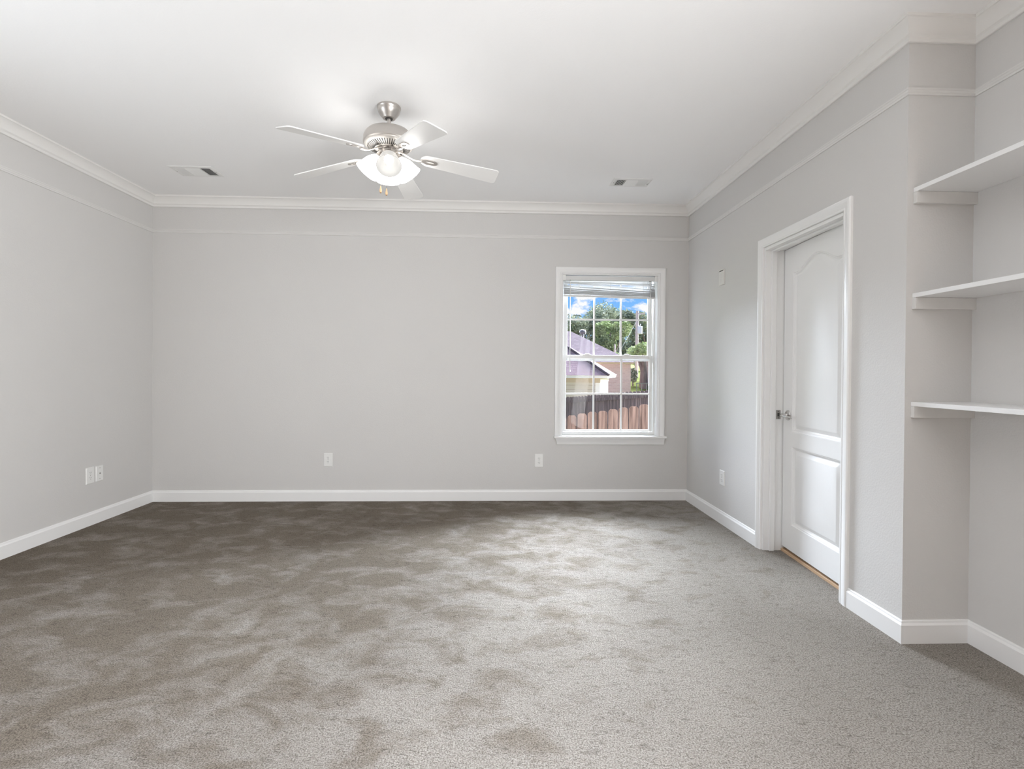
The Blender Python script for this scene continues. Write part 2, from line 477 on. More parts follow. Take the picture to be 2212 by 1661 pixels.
# stool and mitred apron
b = MB()
b.prism([(WX0 - 0.064, YB - 0.036), (WX1 + 0.075, YB - 0.036), (WX1 + 0.075, YB), (WX1, YB), (WX1, YB + 0.135), (WX0, YB + 0.135), (WX0, YB), (WX0 - 0.064, YB)], WZ0 - 0.020, WZ0)
b.build('window_stool', M['trim'], win, bevel=0.004)
b = MB()
rr = []
APR = [(0, -0.020), (0.028, -0.020), (0.026, -0.030), (0.018, -0.045), (0.014, -0.060), (0.012, -0.078), (0.0, -0.080)]
rr.append([Vector((WX0 - 0.052 + 0.028 - d, YB - d, WZ0 + z)) for d, z in APR])
rr.append([Vector((WX1 + 0.056, YB - d, WZ0 + z)) for d, z in APR])
b.rings(rr); b.build('window_apron', M['trim'], win, smooth=30)
# reveal lining
b = MB()
t_ = 0.012; ye = YB + 0.135
b.box(WX0, WX0 + t_, YB, ye, WZ0, WZ1); b.box(WX1 - t_, WX1, YB, ye, WZ0, WZ1)
b.box(WX0 + t_, WX1 - t_, YB, ye, WZ1 - t_, WZ1)
b.build('jamb', M['trim'], win)
fx0, fx1, fz0, fz1 = WX0 + t_, WX1 - t_, WZ0, WZ1 - t_
# vinyl main frame
yf0, yf1 = YB + 0.070, YB + 0.134
b = MB()
b.box(fx0, fx0 + 0.018, yf0, yf1, fz0, fz1); b.box(fx1 - 0.016, fx1, yf0, yf1, fz0, fz1)
b.box(fx0 + 0.018, fx1 - 0.016, yf0, yf1, fz1 - 0.03, fz1); b.box(fx0 + 0.018, fx1 - 0.016, yf0, yf1, fz0, fz0 + 0.030)
b.build('window_frame', M['vinyl'], win, bevel=0.002)
def sash(name, x0, x1, y0, y1, z0, z1, st, top, bot, cols, rows, latch=False):
    b = MB()
    b.box(x0, x0 + st, y0, y1, z0, z1); b.box(x1 - st, x1, y0, y1, z0, z1)
    b.box(x0 + st, x1 - st, y0, y1, z1 - top, z1); b.box(x0 + st, x1 - st, y0, y1, z0, z0 + bot)
    s_ = b.build(name, M['vinyl'], win, bevel=0.003)
    gx0, gx1, gz0, gz1 = x0 + st, x1 - st, z0 + bot, z1 - top
    ym = (y0 + y1) / 2
    g = MB()
    for k in range(1, cols):
        x = gx0 + (gx1 - gx0) * k / cols; g.box(x - 0.008, x + 0.008, ym - 0.008, ym + 0.004, gz0, gz1)
    for k in rows: g.box(gx0, gx1, ym - 0.0075, ym + 0.0035, k - 0.008, k + 0.008)
    g.build('glazing_bars', M['vinyl'], s_)
    p = MB(); p.box(gx0 - 0.004, gx1 + 0.004, ym + 0.006, ym + 0.009, gz0 - 0.004, gz1 + 0.004)
    p.build('glass_pane', M['glass'], s_)
    if latch:
        for x in (x0 + (x1 - x0) * 0.27, x0 + (x1 - x0) * 0.71):
            q = MB()
            q.prism([(x - 0.045, y0 + 0.004), (x + 0.045, y0 + 0.004), (x + 0.03, y0 + 0.026), (x - 0.03, y0 + 0.026)], z1, z1 + 0.007)
            q.prism([(x - 0.022, y0 + 0.006), (x + 0.022, y0 + 0.006), (x + 0.014, y0 + 0.024), (x - 0.014, y0 + 0.024)], z1 + 0.007, z1 + 0.014)
            q.build('sash_lock', M['vinyl'], s_, bevel=0.002)
    return s_
sash('lower_sash', fx0 + 0.014, 1.512, YB + 0.074, YB + 0.100, 0.632, 1.353, 0.030, 0.032, 0.016, 3, [0.988], latch=True)
sash('upper_sash', fx0 + 0.018, fx1 - 0.020, YB + 0.104, YB + 0.128, 1.300, 2.078, 0.040, 0.05, 0.028, 3, [1.692])

# ------------------------------------------------------------------ raised blind
bl = tag(empty('window_blind', (1.08, YB + 0.03, 2.05)), 'white horizontal slat blind pulled up to the top of the window', 'blind')
def B(o): o.matrix_parent_inverse = Matrix.Translation(Vector((1.08, YB + 0.03, 2.05))).inverted(); return o
bx0, bx1 = 0.650, 1.528
b = MB()
b.box(bx0 + 0.012, bx1 - 0.012, YB + 0.004, YB + 0.006, 2.046, 2.083); b.box(bx0 + 0.012, bx1 - 0.012, YB + 0.006, YB + 0.042, 2.046, 2.048)
b.box(bx0 + 0.012, bx1 - 0.012, YB + 0.040, YB + 0.042, 2.048, 2.083)
B(b.build('headrail', M['blind'], bl))
for x0 in (bx0 - 0.004, bx1 - 0.022):
    B(MB().box(x0, x0 + 0.026, YB + 0.001, YB + 0.046, 2.041, 2.092).build('bracket', M['plastic'], bl, bevel=0.002))
b = MB()
nsl = 42
for k in range(nsl):
    f = k / (nsl - 1)
    z = 1.916 + 0.118 * (0.55 * f + 0.45 * f ** 5)
    sag = 0.020 * (0.25 + 0.75 * (1 - f * 0.2))
    n_ = 14; ra = []
    for i in range(n_ + 1):
        u = i / n_
        x = bx0 + 0.006 + (1.515 - bx0 - 0.006) * u
        zz = z - sag * u + 0.0015 * math.sin(u * 9 + k)
        jit = 0.002 * math.sin(k * 2.3)
        ra.append([Vector((x, YB + 0.012 + jit, zz)), Vector((x, YB + 0.024, zz + 0.0022)), Vector((x, YB + 0.037 + jit, zz)),
                   Vector((x, YB + 0.037 + jit, zz + 0.0007)), Vector((x, YB + 0.024, zz + 0.0030)), Vector((x, YB + 0.012 + jit, zz + 0.0007))])
    b.rings(ra)
B(b.build('slats', M['blind'], bl))
b = MB(); rr = []
for u in (0, 1):
    x = bx0 + 0.004 + (1.517 - bx0 - 0.004) * u; z = 1.897 - 0.016 * u
    rr.append([Vector((x, YB + 0.010, z)), Vector((x, YB + 0.039, z)), Vector((x, YB + 0.039, z + 0.014)), Vector((x, YB + 0.010, z + 0.014))])
b.rings(rr); B(b.build('bottom_rail', M['blind'], bl, bevel=0.002))
b = MB(); b.tube([(0.713, YB + 0.000, 2.036), (0.7135, YB - 0.003, 1.60), (0.714, YB - 0.003, 1.215)], 0.0042, 8)
b.tube([(0.714, YB - 0.003, 1.215), (0.714, YB - 0.003, 1.196)], [0.006, 0.0055], 8)
B(b.build('tilt_wand', M['plastic'], bl, smooth=50))
b = MB(); b.tube([(0.712, YB + 0.006, 2.052), (0.712, YB - 0.003, 2.046), (0.713, YB - 0.001, 2.030)], 0.0018, 6); B(b.build('wand_hook', M['steel'], bl))
for dx, zl in ((0.0, 0.72), (0.007, 0.78)):
    b = MB()
    b.tube([(1.462 + dx * .3, YB + 0.004, 2.046), (1.463 + dx * .3, YB + 0.002, 1.88), (1.478 + dx, YB + 0.010, 1.60), (1.500 + dx, YB + 0.016, 1.30), (1.519 + dx * .4, YB + 0.020, 0.95), (1.524 + dx * .4, YB + 0.022, zl)], 0.0030, 6)
    B(b.build('lift_cord', M['plastic'], bl, smooth=60))
b = MB(); b.box(1.452, 1.474, YB + 0.000, YB + 0.010, 2.040, 2.047); B(b.build('cord_lock', M['steel'], bl))
for x in (0.80, 1.09, 1.40):
    b = MB(); b.tube([(x, YB + 0.011, 2.046), (x, YB + 0.0095, 1.95), (x, YB + 0.009, 1.90 - 0.016 * (x - .65))], 0.0011, 5); B(b.build('ladder_cord', M['plastic'], bl))

# ------------------------------------------------------------------ door
dr = structure(empty('door_1', (0, 0, 0)), 'white arched two-panel door, slightly ajar, in the right wall', 'door')
casing(DY0, DY1, -0.005, DH + 0.003, lambda u, z, t: Vector((XR - t, u, z)), 'casing', M['trim'], dr)
JD = 0.145
b = MB()
b.box(XR, XR + JD, DY1 - 0.018, DY1, 0, DH); b.box(XR, XR + JD, DY0, DY0 + 0.018, 0, DH); b.box(XR, XR + JD, DY0 + 0.018, DY1 - 0.018, DH - 0.018, DH)
b.build('jamb', M['trim'], dr, bevel=0.0015)
b = MB()
sx0, sx1 = XR + 0.038, XR + 0.072
b.box(sx0, sx1, DY1 - 0.030, DY1 - 0.018, 0, DH - 0.018); b.box(sx0, sx1, DY0 + 0.018, DY0 + 0.030, 0, DH - 0.018); b.box(sx0, sx1, DY0 + 0.030, DY1 - 0.030, DH - 0.030, DH - 0.018)
b.build('door_stop', M['trim'], dr, bevel=0.002)
# slab: local u from hinge (near end, 0) to latch (far end, 0.758), v up, w toward the room
hinge = Vector((XR + 0.076, DY0 + 0.020, 0)); ang = R(4.0)
DW, DZ0, DZ1, DT = 0.758, 0.036, DH - 0.021, 0.035
e_u = Vector((math.sin(ang), math.cos(ang), 0)); e_w = Vector((-math.cos(ang), math.sin(ang), 0))
def D3(u, v, w): return hinge + e_u * u + Vector((0, 0, v)) + e_w * w
def arch_top(u0, u1, zs, zc, n=28):
    """ogee 'cathedral' top edge from u0 to u1"""
    pts = []
    for i in range(n + 1):
        s = i / n; x = abs(2 * s - 1)
        if x > 0.86: f = 0.0
        else:
            q = x / 0.86; f = 0.5 * (1 + math.cos(PI * q)); f = f ** 0.8
        pts.append((u0 + (u1 - u0) * s, zs + (zc - zs) * f))
    return pts
def panel_outline(u0, u1, z0, z1, zc=None, inset=0.0):
    u0 += inset; u1 -= inset; z0 += inset
    if zc is None: top = [(u0 + (u1 - u0) * i / 28, z1 - inset) for i in range(29)]
    else: top = arch_top(u0, u1, z1 - inset, zc - inset)
    side = [(u1, z1 - inset + (z0 - z1 + inset) * k / 6) for k in range(1, 6)]
    bot = [(u1 + (u0 - u1) * k / 28, z0) for k in range(29)]
    side2 = [(u0, z0 + (z1 - inset - z0) * k / 6) for k in range(1, 6)]
    return top + side + bot + side2
slab = MB()
panels = [(0.115, DW - 0.115, 0.815, 1.845, 1.920), (0.115, DW - 0.115, 0.205, 0.715, None)]
# front face: build as strips around each panel outline (outline -> rectangle border at same index)
def ring_to_rect(outline, u0, u1, z0, z1):
    n = len(outline); out = []
    cu = (u0 + u1) / 2
    for (u, z) in outline: out.append((u, z))
    return out
bounds = [(0.765, DZ1), (DZ0, 0.765)]
for (u0, u1, z0, z1, zc), (bz0, bz1) in zip(panels, bounds):
    o0 = panel_outline(u0, u1, z0, z1, zc)
    rect = []
    for i, (u, z) in enumerate(o0):
        if i < 29: rect.append(((u - u0) / (u1 - u0) * DW, bz1))
        elif i < 34: rect.append((DW, bz1 + (bz0 - bz1) * (i - 28) / 6))
        elif i < 63: rect.append(((u - u0) / (u1 - u0) * DW, bz0))
        else: rect.append((0, bz0 + (bz1 - bz0) * (i - 62) / 6))
    seq = [(rect, 0.0), (o0, 0.0)]
    for ins, w in ((0.003, -0.004), (0.008, -0.005), (0.014, -0.013), (0.021, -0.0155), (0.027, -0.014), (0.044, -0.005), (0.048, -0.004)):
        seq.append((panel_outline(u0, u1, z0, z1, zc, ins), w))
    rings = [[D3(u, v, w) for u, v in pts] for pts, w in seq]
    vs = [[slab.bm.verts.new(p) for p in r_] for r_ in rings]
    for a_, b_ in zip(vs[:-1], vs[1:]):
        for i in range(len(a_)):
            j = (i + 1) % len(a_); slab.face([a_[i], a_[j], b_[j], b_[i]])
    slab.face(vs[-1])
# sides and back
corners = [(0, DZ0), (DW, DZ0), (DW, DZ1), (0, DZ1)]
fr = [slab.bm.verts.new(D3(u, v, 0)) for u, v in corners]; bk = [slab.bm.verts.new(D3(u, v, -DT)) for u, v in corners]
for i in range(4):
    j = (i + 1) % 4; slab.face([fr[i], fr[j], bk[j], bk[i]])
slab.face(bk)
door_slab = slab.build('door_slab', M['door'], dr, smooth=22)
# lever handle: rose, spindle neck, lever arm toward the hinge side
HU, HZ = DW - 0.066, 0.917
Mh = Matrix.Translation(D3(HU, HZ, 0)) @ Matrix(((e_u.x, 0, e_w.x, 0), (e_u.y, 0, e_w.y, 0), (0, 1, 0, 0), (0, 0, 0, 1)))
hd = empty('door_handle', (0, 0, 0), dr)
b = MB(); b.lathe([(0.0, 0.0), (0.033, 0.0), (0.034, 0.003), (0.031, 0.008), (0.024, 0.011), (0.014, 0.013), (0.012, 0.016), (0.0115, 0.044), (0.0, 0.046)], 36, Mh); b.build('rose', M['chrome'], hd, smooth=35)
b = MB()
pts = [(0.010, 0, 0.040), (0.0, 0, 0.046), (-0.02, -0.001, 0.048), (-0.045, -0.003, 0.047), (-0.075, -0.006, 0.044), (-0.100, -0.010, 0.040), (-0.110, -0.012, 0.038)]
b.tube([Mh @ Vector(p) for p in pts], [0.008, 0.011, 0.0115, 0.011, 0.010, 0.009, 0.006], 14, 0.75)
b.build('lever', M['chrome'], hd, smooth=60)
# strike plate on the far jamb
b = MB(); b.box(XR + 0.082, XR + 0.112, DY1 - 0.0195, DY1 - 0.0179, 0.885, 0.945)
stp = b.build('strike_plate', M['steel'], dr, bevel=0.0005)
b = MB(); b.box(XR + 0.090, XR + 0.104, DY1 - 0.0200, DY1 - 0.0190, 0.903, 0.927)
for z in (0.893, 0.937): b.lathe([(0, 0), (0.0035, 0), (0.003, 0.0008), (0, 0.0008)], 10, Matrix.Translation((XR + 0.096, DY1 - 0.0195, z)) @ Matrix.Rotation(R(90), 4, 'X'))
b.build('strike_hole', M['dark'], stp)
b = MB(); b.prism([(XR + 0.082, DY0), (XR + 0.20, DY0), (XR + 0.20, DY1), (XR + 0.125, DY1)], -0.02, 0.018); thr = b.build('threshold', M['oak'], dr, bevel=0.002)
# dim hallway behind the door
b = MB()
hx0, hx1, hy0, hy1 = XR + 0.145, XR + 1.3, DY0 - 0.3, DY1 + 0.4
b.box(hx1, hx1 + 0.1, hy0, hy1, -0.1, 2.5); b.box(XR + 0.1, hx1 + 0.1, hy1, hy1 + 0.1, -0.1, 2.5)
b.box(XN + 0.1, hx1 + 0.1, hy0 - 0.1, hy0, -0.1, 2.5); b.box(XR + 0.1, hx1 + 0.1, hy0, hy1, 2.5, 2.6); b.box(XR + 0.20, hx1 + 0.1, hy0, hy1, -0.1, 0.0)
structure(b.build('wall_hallway', M['wall']), 'greige hallway walls behind the ajar door', 'wall')

# ------------------------------------------------------------------ wall plates
def wall_matrix(side, u, z):
    if side == 'back': return Matrix.Translation((u, YB, z)) @ Matrix(((1, 0, 0, 0), (0, 0, -1, 0), (0, 1, 0, 0), (0, 0, 0, 1)))
    if side == 'left': return Matrix.Translation((XL, u, z)) @ Matrix(((0, 0, 1, 0), (1, 0, 0, 0), (0, 1, 0, 0), (0, 0, 0, 1)))
    if side == 'right': return Matrix.Translation((XR, u, z)) @ Matrix(((0, 0, -1, 0), (-1, 0, 0, 0), (0, 1, 0, 0), (0, 0, 0, 1)))
def plate_mesh(b, Mx, w, h, t=0.006):
    def rect(hw, hh, z):
        return [Mx @ Vector((x, y, z)) for x, y in ((-hw, -hh), (hw, -hh), (hw, hh), (-hw, hh))]
    b.rings([rect(w / 2, h / 2, 0), rect(w / 2, h / 2, t * .45), rect(w / 2 - 0.003, h / 2 - 0.003, t)])
def disc(b, Mx, x, y, z, r, h, seg=20, flat=None):
    pts = []
    for k in range(seg):
        a_ = 2 * PI * k / seg; px, py = r * math.cos(a_), r * math.sin(a_)
        if flat: py = max(-flat, min(flat, py))
        pts.append((x + px, y + py))
    b.rings([[Mx @ Vector((px, py, z)) for px, py in pts], [Mx @ Vector((px, py, z + h)) for px, py in pts]])
def outlet(side, u, z, label, w=0.079, h=0.122):
    Mx = wall_matrix(side, u, z)
    e = tag(empty('electrical_outlet', Mx.translation), label, 'outlet')
    inv = Matrix.Translation(Mx.translation).inverted()
    def F(o): o.matrix_parent_inverse = inv; return o
    b = MB(); plate_mesh(b, Mx, w, h); F(b.build('cover_plate', M['plastic'], e))
    for sgn in (1, -1):
        yc = 0.0195 * sgn
        b = MB(); disc(b, Mx, 0, yc, 0.0055, 0.0172, 0.0022, 28, 0.0143); rc = F(b.build('receptacle', M['plastic'], e))
        b = MB()
        for x in (-0.0063, 0.0063):
            b.rings([[Mx @ Vector((x + a_, yc + 0.0045 + c_, 0.0076 + k)) for a_, c_ in ((-0.0012, -0.0042), (0.0012, -0.0042), (0.0012, 0.0042), (-0.0012, 0.0042))] for k in (0, 0.0004)])
        disc(b, Mx, 0, yc - 0.0072, 0.0076, 0.0027, 0.0004, 12)
        o = b.build('slots', M['dark'], rc)
    b = MB(); disc(b, Mx, 0, 0, 0.0058, 0.003, 0.0012, 12); F(b.build('screw', M['steel'], e))
    return e
outlet('back', -1.4957, 0.377, 'white duplex outlet low on the far wall, below the ceiling fan')
outlet('back', 0.4337, 0.370, 'white duplex outlet on the far wall just left of the window')
outlet('left', 4.0495, 0.379, 'white duplex outlet low on the left wall, beside the cable plate')
outlet('right', 4.026, 0.363, 'white duplex outlet low on the right wall between window and door', 0.085, 0.116)
Mx = wall_matrix('left', 4.144, 0.379)
e = tag(empty('cable_plate', Mx.translation), 'white wall plate with one small round jack on the left wall', 'wall plate')
inv = Matrix.Translation(Mx.translation).inverted()
b = MB(); plate_mesh(b, Mx, 0.073, 0.118); b.build('cover_plate', M['plastic'], e).matrix_parent_inverse = inv
b = MB(); disc(b, Mx, 0, 0, 0.0055, 0.0055, 0.004, 12); b.build('coaxial_jack', M['steel'], e).matrix_parent_inverse = inv
for yy in (0.042, -0.042):
    b = MB(); disc(b, Mx, 0, yy, 0.0058, 0.003, 0.0012, 12); b.build('screw', M['steel'], e).matrix_parent_inverse = inv
Mx = wall_matrix('right', 4.058, 1.952)
e = tag(empty('wall_sensor', Mx.translation), 'small ivory sensor box high on the right wall near the window', 'sensor')
inv = Matrix.Translation(Mx.translation).inverted()
b = MB(); plate_mesh(b, Mx, 0.090, 0.120, 0.012); b.build('cover', M['almond'], e).matrix_parent_inverse = inv
b = MB()
b.rings([[Mx @ Vector((x, y, z)) for x, y in ((-0.036, 0.050), (0.036, 0.050), (0.036, 0.064), (-0.036, 0.064))] for z in (0.0, 0.012)])
b.build('top_clip', M['almond'], e).matrix_parent_inverse = inv
b = MB()
for k in range(5):
    y = 0.022 - k * 0.012
    b.rings([[Mx @ Vector((xx, yy, z)) for xx, yy in ((-0.020, y), (0.004, y), (0.004, y + 0.003), (-0.020, y + 0.003))] for z in (0.0115, 0.0128)])
b.build('grille', M['cleat'], e).matrix_parent_inverse = inv

# ------------------------------------------------------------------ ceiling registers
def register(cx, cy, w, d, label):
    e = tag(empty('ceiling_vent', (cx, cy, H)), label, 'vent', 'ceiling air registers')
    z1, z0 = -0.0005, -0.007
    b = MB(); bd = 0.030
    def rect(hw, hd, z): return [Vector((x, y, z)) for x, y in ((-hw, -hd), (hw, -hd), (hw, hd), (-hw, hd))]
    R_ = [[b.bm.verts.new(p) for p in r_] for r_ in (rect(w / 2, d / 2, z1), rect(w / 2 - 0.002, d / 2 - 0.002, -0.004), rect(w / 2 - 0.014, d / 2 - 0.014, z0), rect(w / 2 - bd, d / 2 - bd, z0), rect(w / 2 - bd, d / 2 - bd, z1))]
    for p, q in zip(R_[:-1], R_[1:]):
        for i in range(4): b.face([p[i], p[(i + 1) % 4], q[(i + 1) % 4], q[i]])
    b.build('frame', M['plastic'], e)
    b = MB(); b.box(-w / 2 + bd, w / 2 - bd, -d / 2 + bd, d / 2 - bd, -0.0012, -0.0004); b.build('duct_opening', M['duct'], e)
    iw = w / 2 - bd; idp = d / 2 - bd
    for sgn in (-1, 1):                      # end sections: angled louvres running across
        for k in range(6):
            x = sgn * (iw - 0.006 - k * 0.0125)
            b = MB()
            Mr = Matrix.Translation((x, 0, -0.0045)) @ Matrix.Rotation(R(38 * sgn), 4, 'Y')
            b.box(-0.0068, 0.0068, -idp, idp, -0.0005, 0.0005, Mr)
            b.build('louvre', M['plastic'], e)
    xm = iw - 0.006 - 6 * 0.0125 + 0.004
    for k in range(9):                       # middle section
        y = -idp + 0.008 + k * (2 * idp - 0.016) / 8
        b = MB(); Mr = Matrix.Translation((0, y, -0.0045)) @ Matrix.Rotation(R(-24), 4, 'X')
        b.box(-xm, xm, -0.0098, 0.0098, -0.0005, 0.0005, Mr)
        b.build('louvre', M['plastic'], e)
    for s_ in (-1, 1):
        b = MB(); b.box(s_ * xm - 0.002, s_ * xm + 0.002, -idp, idp, -0.0075, -0.001); b.build('divider', M['plastic'], e)
    for s_ in (-1, 1):
        b = MB(); b.lathe([(0, -0.0085), (0.003, -0.008), (0.0036, -0.0068), (0, -0.0066)], 12, Matrix.Translation((s_ * (w / 2 - 0.016), 0, 0))); b.build('screw', M['steel'], e)
    b = MB(); sx = w / 2 - 0.024; b.tube([(sx, 0.01, -0.006), (sx, 0.006, -0.014), (sx + 0.004, -0.004, -0.016)], 0.0015, 6); b.build('damper_lever', M['steel'], e)
    return e
register(-2.322, 4.145, 0.330, 0.208, 'white ceiling vent near the left wall, left of the fan')
register(1.115, 4.190, 0.315, 0.180, 'white ceiling vent near the window, right of the fan')

# ------------------------------------------------------------------ shelves and cleats in the niche
for zt, word, cw in ((2.014, 'top', 'top'), (1.549, 'middle', 'middle'), (1.070, 'lowest', 'lowest')):
    b = MB(); b.box(1.852, XN, YE + 0.01, YN - 0.0005, zt - 0.019, zt)
    tag(b.build('shelf', M['shelf'], bevel=0.0012), 'white painted board shelf in the niche, %s of the three' % word, 'shelf', 'niche shelves')
    b = MB(); b.box(1.851, XN, YN - 0.020, YN, zt - 0.070, zt - 0.0195)
    tag(b.build('shelf_cleat', M['cleat'], bevel=0.0012), 'white painted wood cleat on the niche end wall under the %s shelf' % cw, 'cleat', 'niche shelf cleats')

# ------------------------------------------------------------------ ceiling fan
FX, FY = -0.619, 3.077
fan = tag(empty('ceiling_fan', (FX, FY, H)), 'brushed nickel ceiling fan with five white blades and lit glass shades', 'ceiling fan')
# all fan geometry is written relative to the ceiling mount (z negative downwards)
b = MB(); b.lathe([(0.0, 0.0), (0.066, 0.0), (0.069, -0.004), (0.069, -0.012), (0.066, -0.016), (0.0655, -0.024), (0.061, -0.036), (0.050, -0.052), (0.040, -0.064), (0.036, -0.070), (0.033, -0.071), (0.0, -0.069)], 48)
b.build('canopy', M['nickel'], fan, smooth=35)
b = MB(); b.lathe([(0, -0.0695), (0.022, -0.0700), (0.022, -0.0735), (0.0, -0.0735)], 28); b.build('hanger_ball', M['dark'], fan, smooth=35)
b = MB(); b.lathe([(0, -0.070), (0.0115, -0.070), (0.0115, -0.142), (0, -0.142)], 24); b.build('downrod', M['nickel'], fan, smooth=35)
MZ = -0.033                                  # how far the motor hangs below the nominal profile
b = MB()
b.lathe([(r, z + MZ) for r, z in [(0.0, -0.098), (0.030, -0.098), (0.060, -0.100), (0.095, -0.106), (0.122, -0.118), (0.138, -0.134), (0.145, -0.152), (0.1455, -0.176), (0.147, -0.180), (0.147, -0.186), (0.1405, -0.190), (0, -0.190)]], 64)
motor = b.build('motor_housing', M['nickel'], fan, smooth=30)
b = MB(); b.lathe([(r, z + MZ) for r, z in [(0.0, -0.1895), (0.1405, -0.1895), (0.1385, -0.196), (0.130, -0.203), (0.112, -0.210), (0.094, -0.215), (0.072, -0.217), (0, -0.217)]], 64)
b.build('vent_ring', M['satin'], motor, smooth=30)
b = MB()
for k in range(52):                          # cooling slots cut around the lower ring
    Mr = Matrix.Rotation(2 * PI * k / 52, 4, 'Z') @ Matrix.Translation((0.103, 0, -0.2125 + MZ)) @ Matrix.Rotation(R(-17), 4, 'Y')
    b.box(-0.022, 0.022, -0.0024, 0.0024, -0.0016, 0.0010, Mr)
b.build('cooling_slots', M['dark'], motor)
b = MB(); b.lathe([(0, -0.249), (0.060, -0.249), (0.060, -0.254), (0.050, -0.257), (0, -0.257)], 40); b.build('flywheel', M['steel'], fan, smooth=35)
b = MB(); b.lathe([(0, -0.256), (0.043, -0.256), (0.0455, -0.259), (0.0455, -0.286), (0.043, -0.293), (0.030, -0.301), (0.012, -0.305), (0, -0.306)], 40)
b.build('switch_housing', M['nickel'], fan, smooth=35)
AZ0 = 85.51
for i in range(5):
    az = R(AZ0 + 72 * i)
    ca, sa = math.cos(az), math.sin(az)
    rr_t, rr_r = 0.657, 0.185
    zt = (2.3985 - H) + 0.042 * rr_t * sa - 0.008 * rr_t * ca
    zr = (2.456 - H) + 0.042 * rr_r * sa - 0.004
    dirv = Vector((rr_t * ca - rr_r * ca, rr_t * sa - rr_r * sa, zt - zr)).normalized()
    ccw = Vector((-sa, ca, 0))
    pitch = R(12)
    side = (ccw * math.cos(pitch) + Vector((0, 0, -1)) * math.sin(pitch)).normalized()
    nrm = dirv.cross(side).normalized()
    side = nrm.cross(dirv).normalized()
    org = Vector((rr_r * ca, rr_r * sa, zr))
    Mb = Matrix(((dirv.x, side.x, nrm.x, org.x), (dirv.y, side.y, nrm.y, org.y), (dirv.z, side.z, nrm.z, org.z), (0, 0, 0, 1)))
    Lb = rr_t - rr_r
    w0, w1, rc = 0.050, 0.068, 0.022
    out = []
    for k in range(7):                        # root: rounded
        a_ = PI / 2 + PI * k / 6 * 0.5
        out.append((0.045 + 0.045 * math.cos(a_), w0 * math.sin(a_)))
    half = out[:]
    out = [(x, y) for x, y in half] + [(x, -y) for x, y in reversed(half[:-1])]
    for k in range(6): a_ = -PI / 2 + PI / 2 * k / 5; out.append((Lb - rc + rc * math.cos(a_), -(w1 - rc) + rc * math.sin(a_)))
    for k in range(6): a_ = PI / 2 * k / 5; out.append((Lb - rc + rc * math.cos(a_), (w1 - rc) + rc * math.sin(a_)))
    b = MB(); b.prism(out, -0.003, 0.003, Mb)
    bo = b.build('blade', M['blade'], fan, bevel=0.001)
    # blade iron: S-curved arm from the flywheel and a slotted paddle under the blade root
    b = MB()
    p_in = Vector((0.050 * ca, 0.050 * sa, -0.252)); p_out = Mb @ Vector((0.010, 0, -0.0075))
    pts = []
    for k in range(9):
        t = k / 8
        z = p_in.z + (p_out.z - p_in.z) * (t * t * (3 - 2 * t)) - 0.012 * math.sin(PI * t)
        q = p_in.lerp(p_out, t); pts.append((q.x, q.y, z))
    b.tube(pts, [0.011, 0.011, 0.010, 0.0095, 0.009, 0.009, 0.0095, 0.012, 0.015], 10, 0.45)
    padd = []
    for k in range(32):
        a_ = 2 * PI * k / 32
        x = 0.052 + 0.050 * math.cos(a_); wv = 0.027 * (0.75 + 0.25 * math.cos(a_)) if x > 0.05 else 0.024
        padd.append((x, wv * math.sin(a_)))
    R1 = [[b.bm.verts.new(Mb @ Vector((x, y, z))) for x, y in padd] for z in (-0.0035, -0.0075)]
    inn = [(0.058 + 0.026 * math.cos(2 * PI * k / 32), 0.0085 * math.sin(2 * PI * k / 32)) for k in range(32)]
    R2 = [[b.bm.verts.new(Mb @ Vector((x, y, z))) for x, y in inn] for z in (-0.0035, -0.0075)]
    for k in range(32):
        j = (k + 1) % 32
        b.face([R1[0][k], R1[0][j], R1[1][j], R1[1][k]]); b.face([R2[0][k], R2[0][j], R2[1][j], R2[1][k]])
        b.face([R1[1][k], R1[1][j], R2[1][j], R2[1][k]]); b.face([R1[0][k], R1[0][j], R2[0][j], R2[0][k]])
    bi = b.build('blade_iron', M['nickel'], bo, smooth=40)
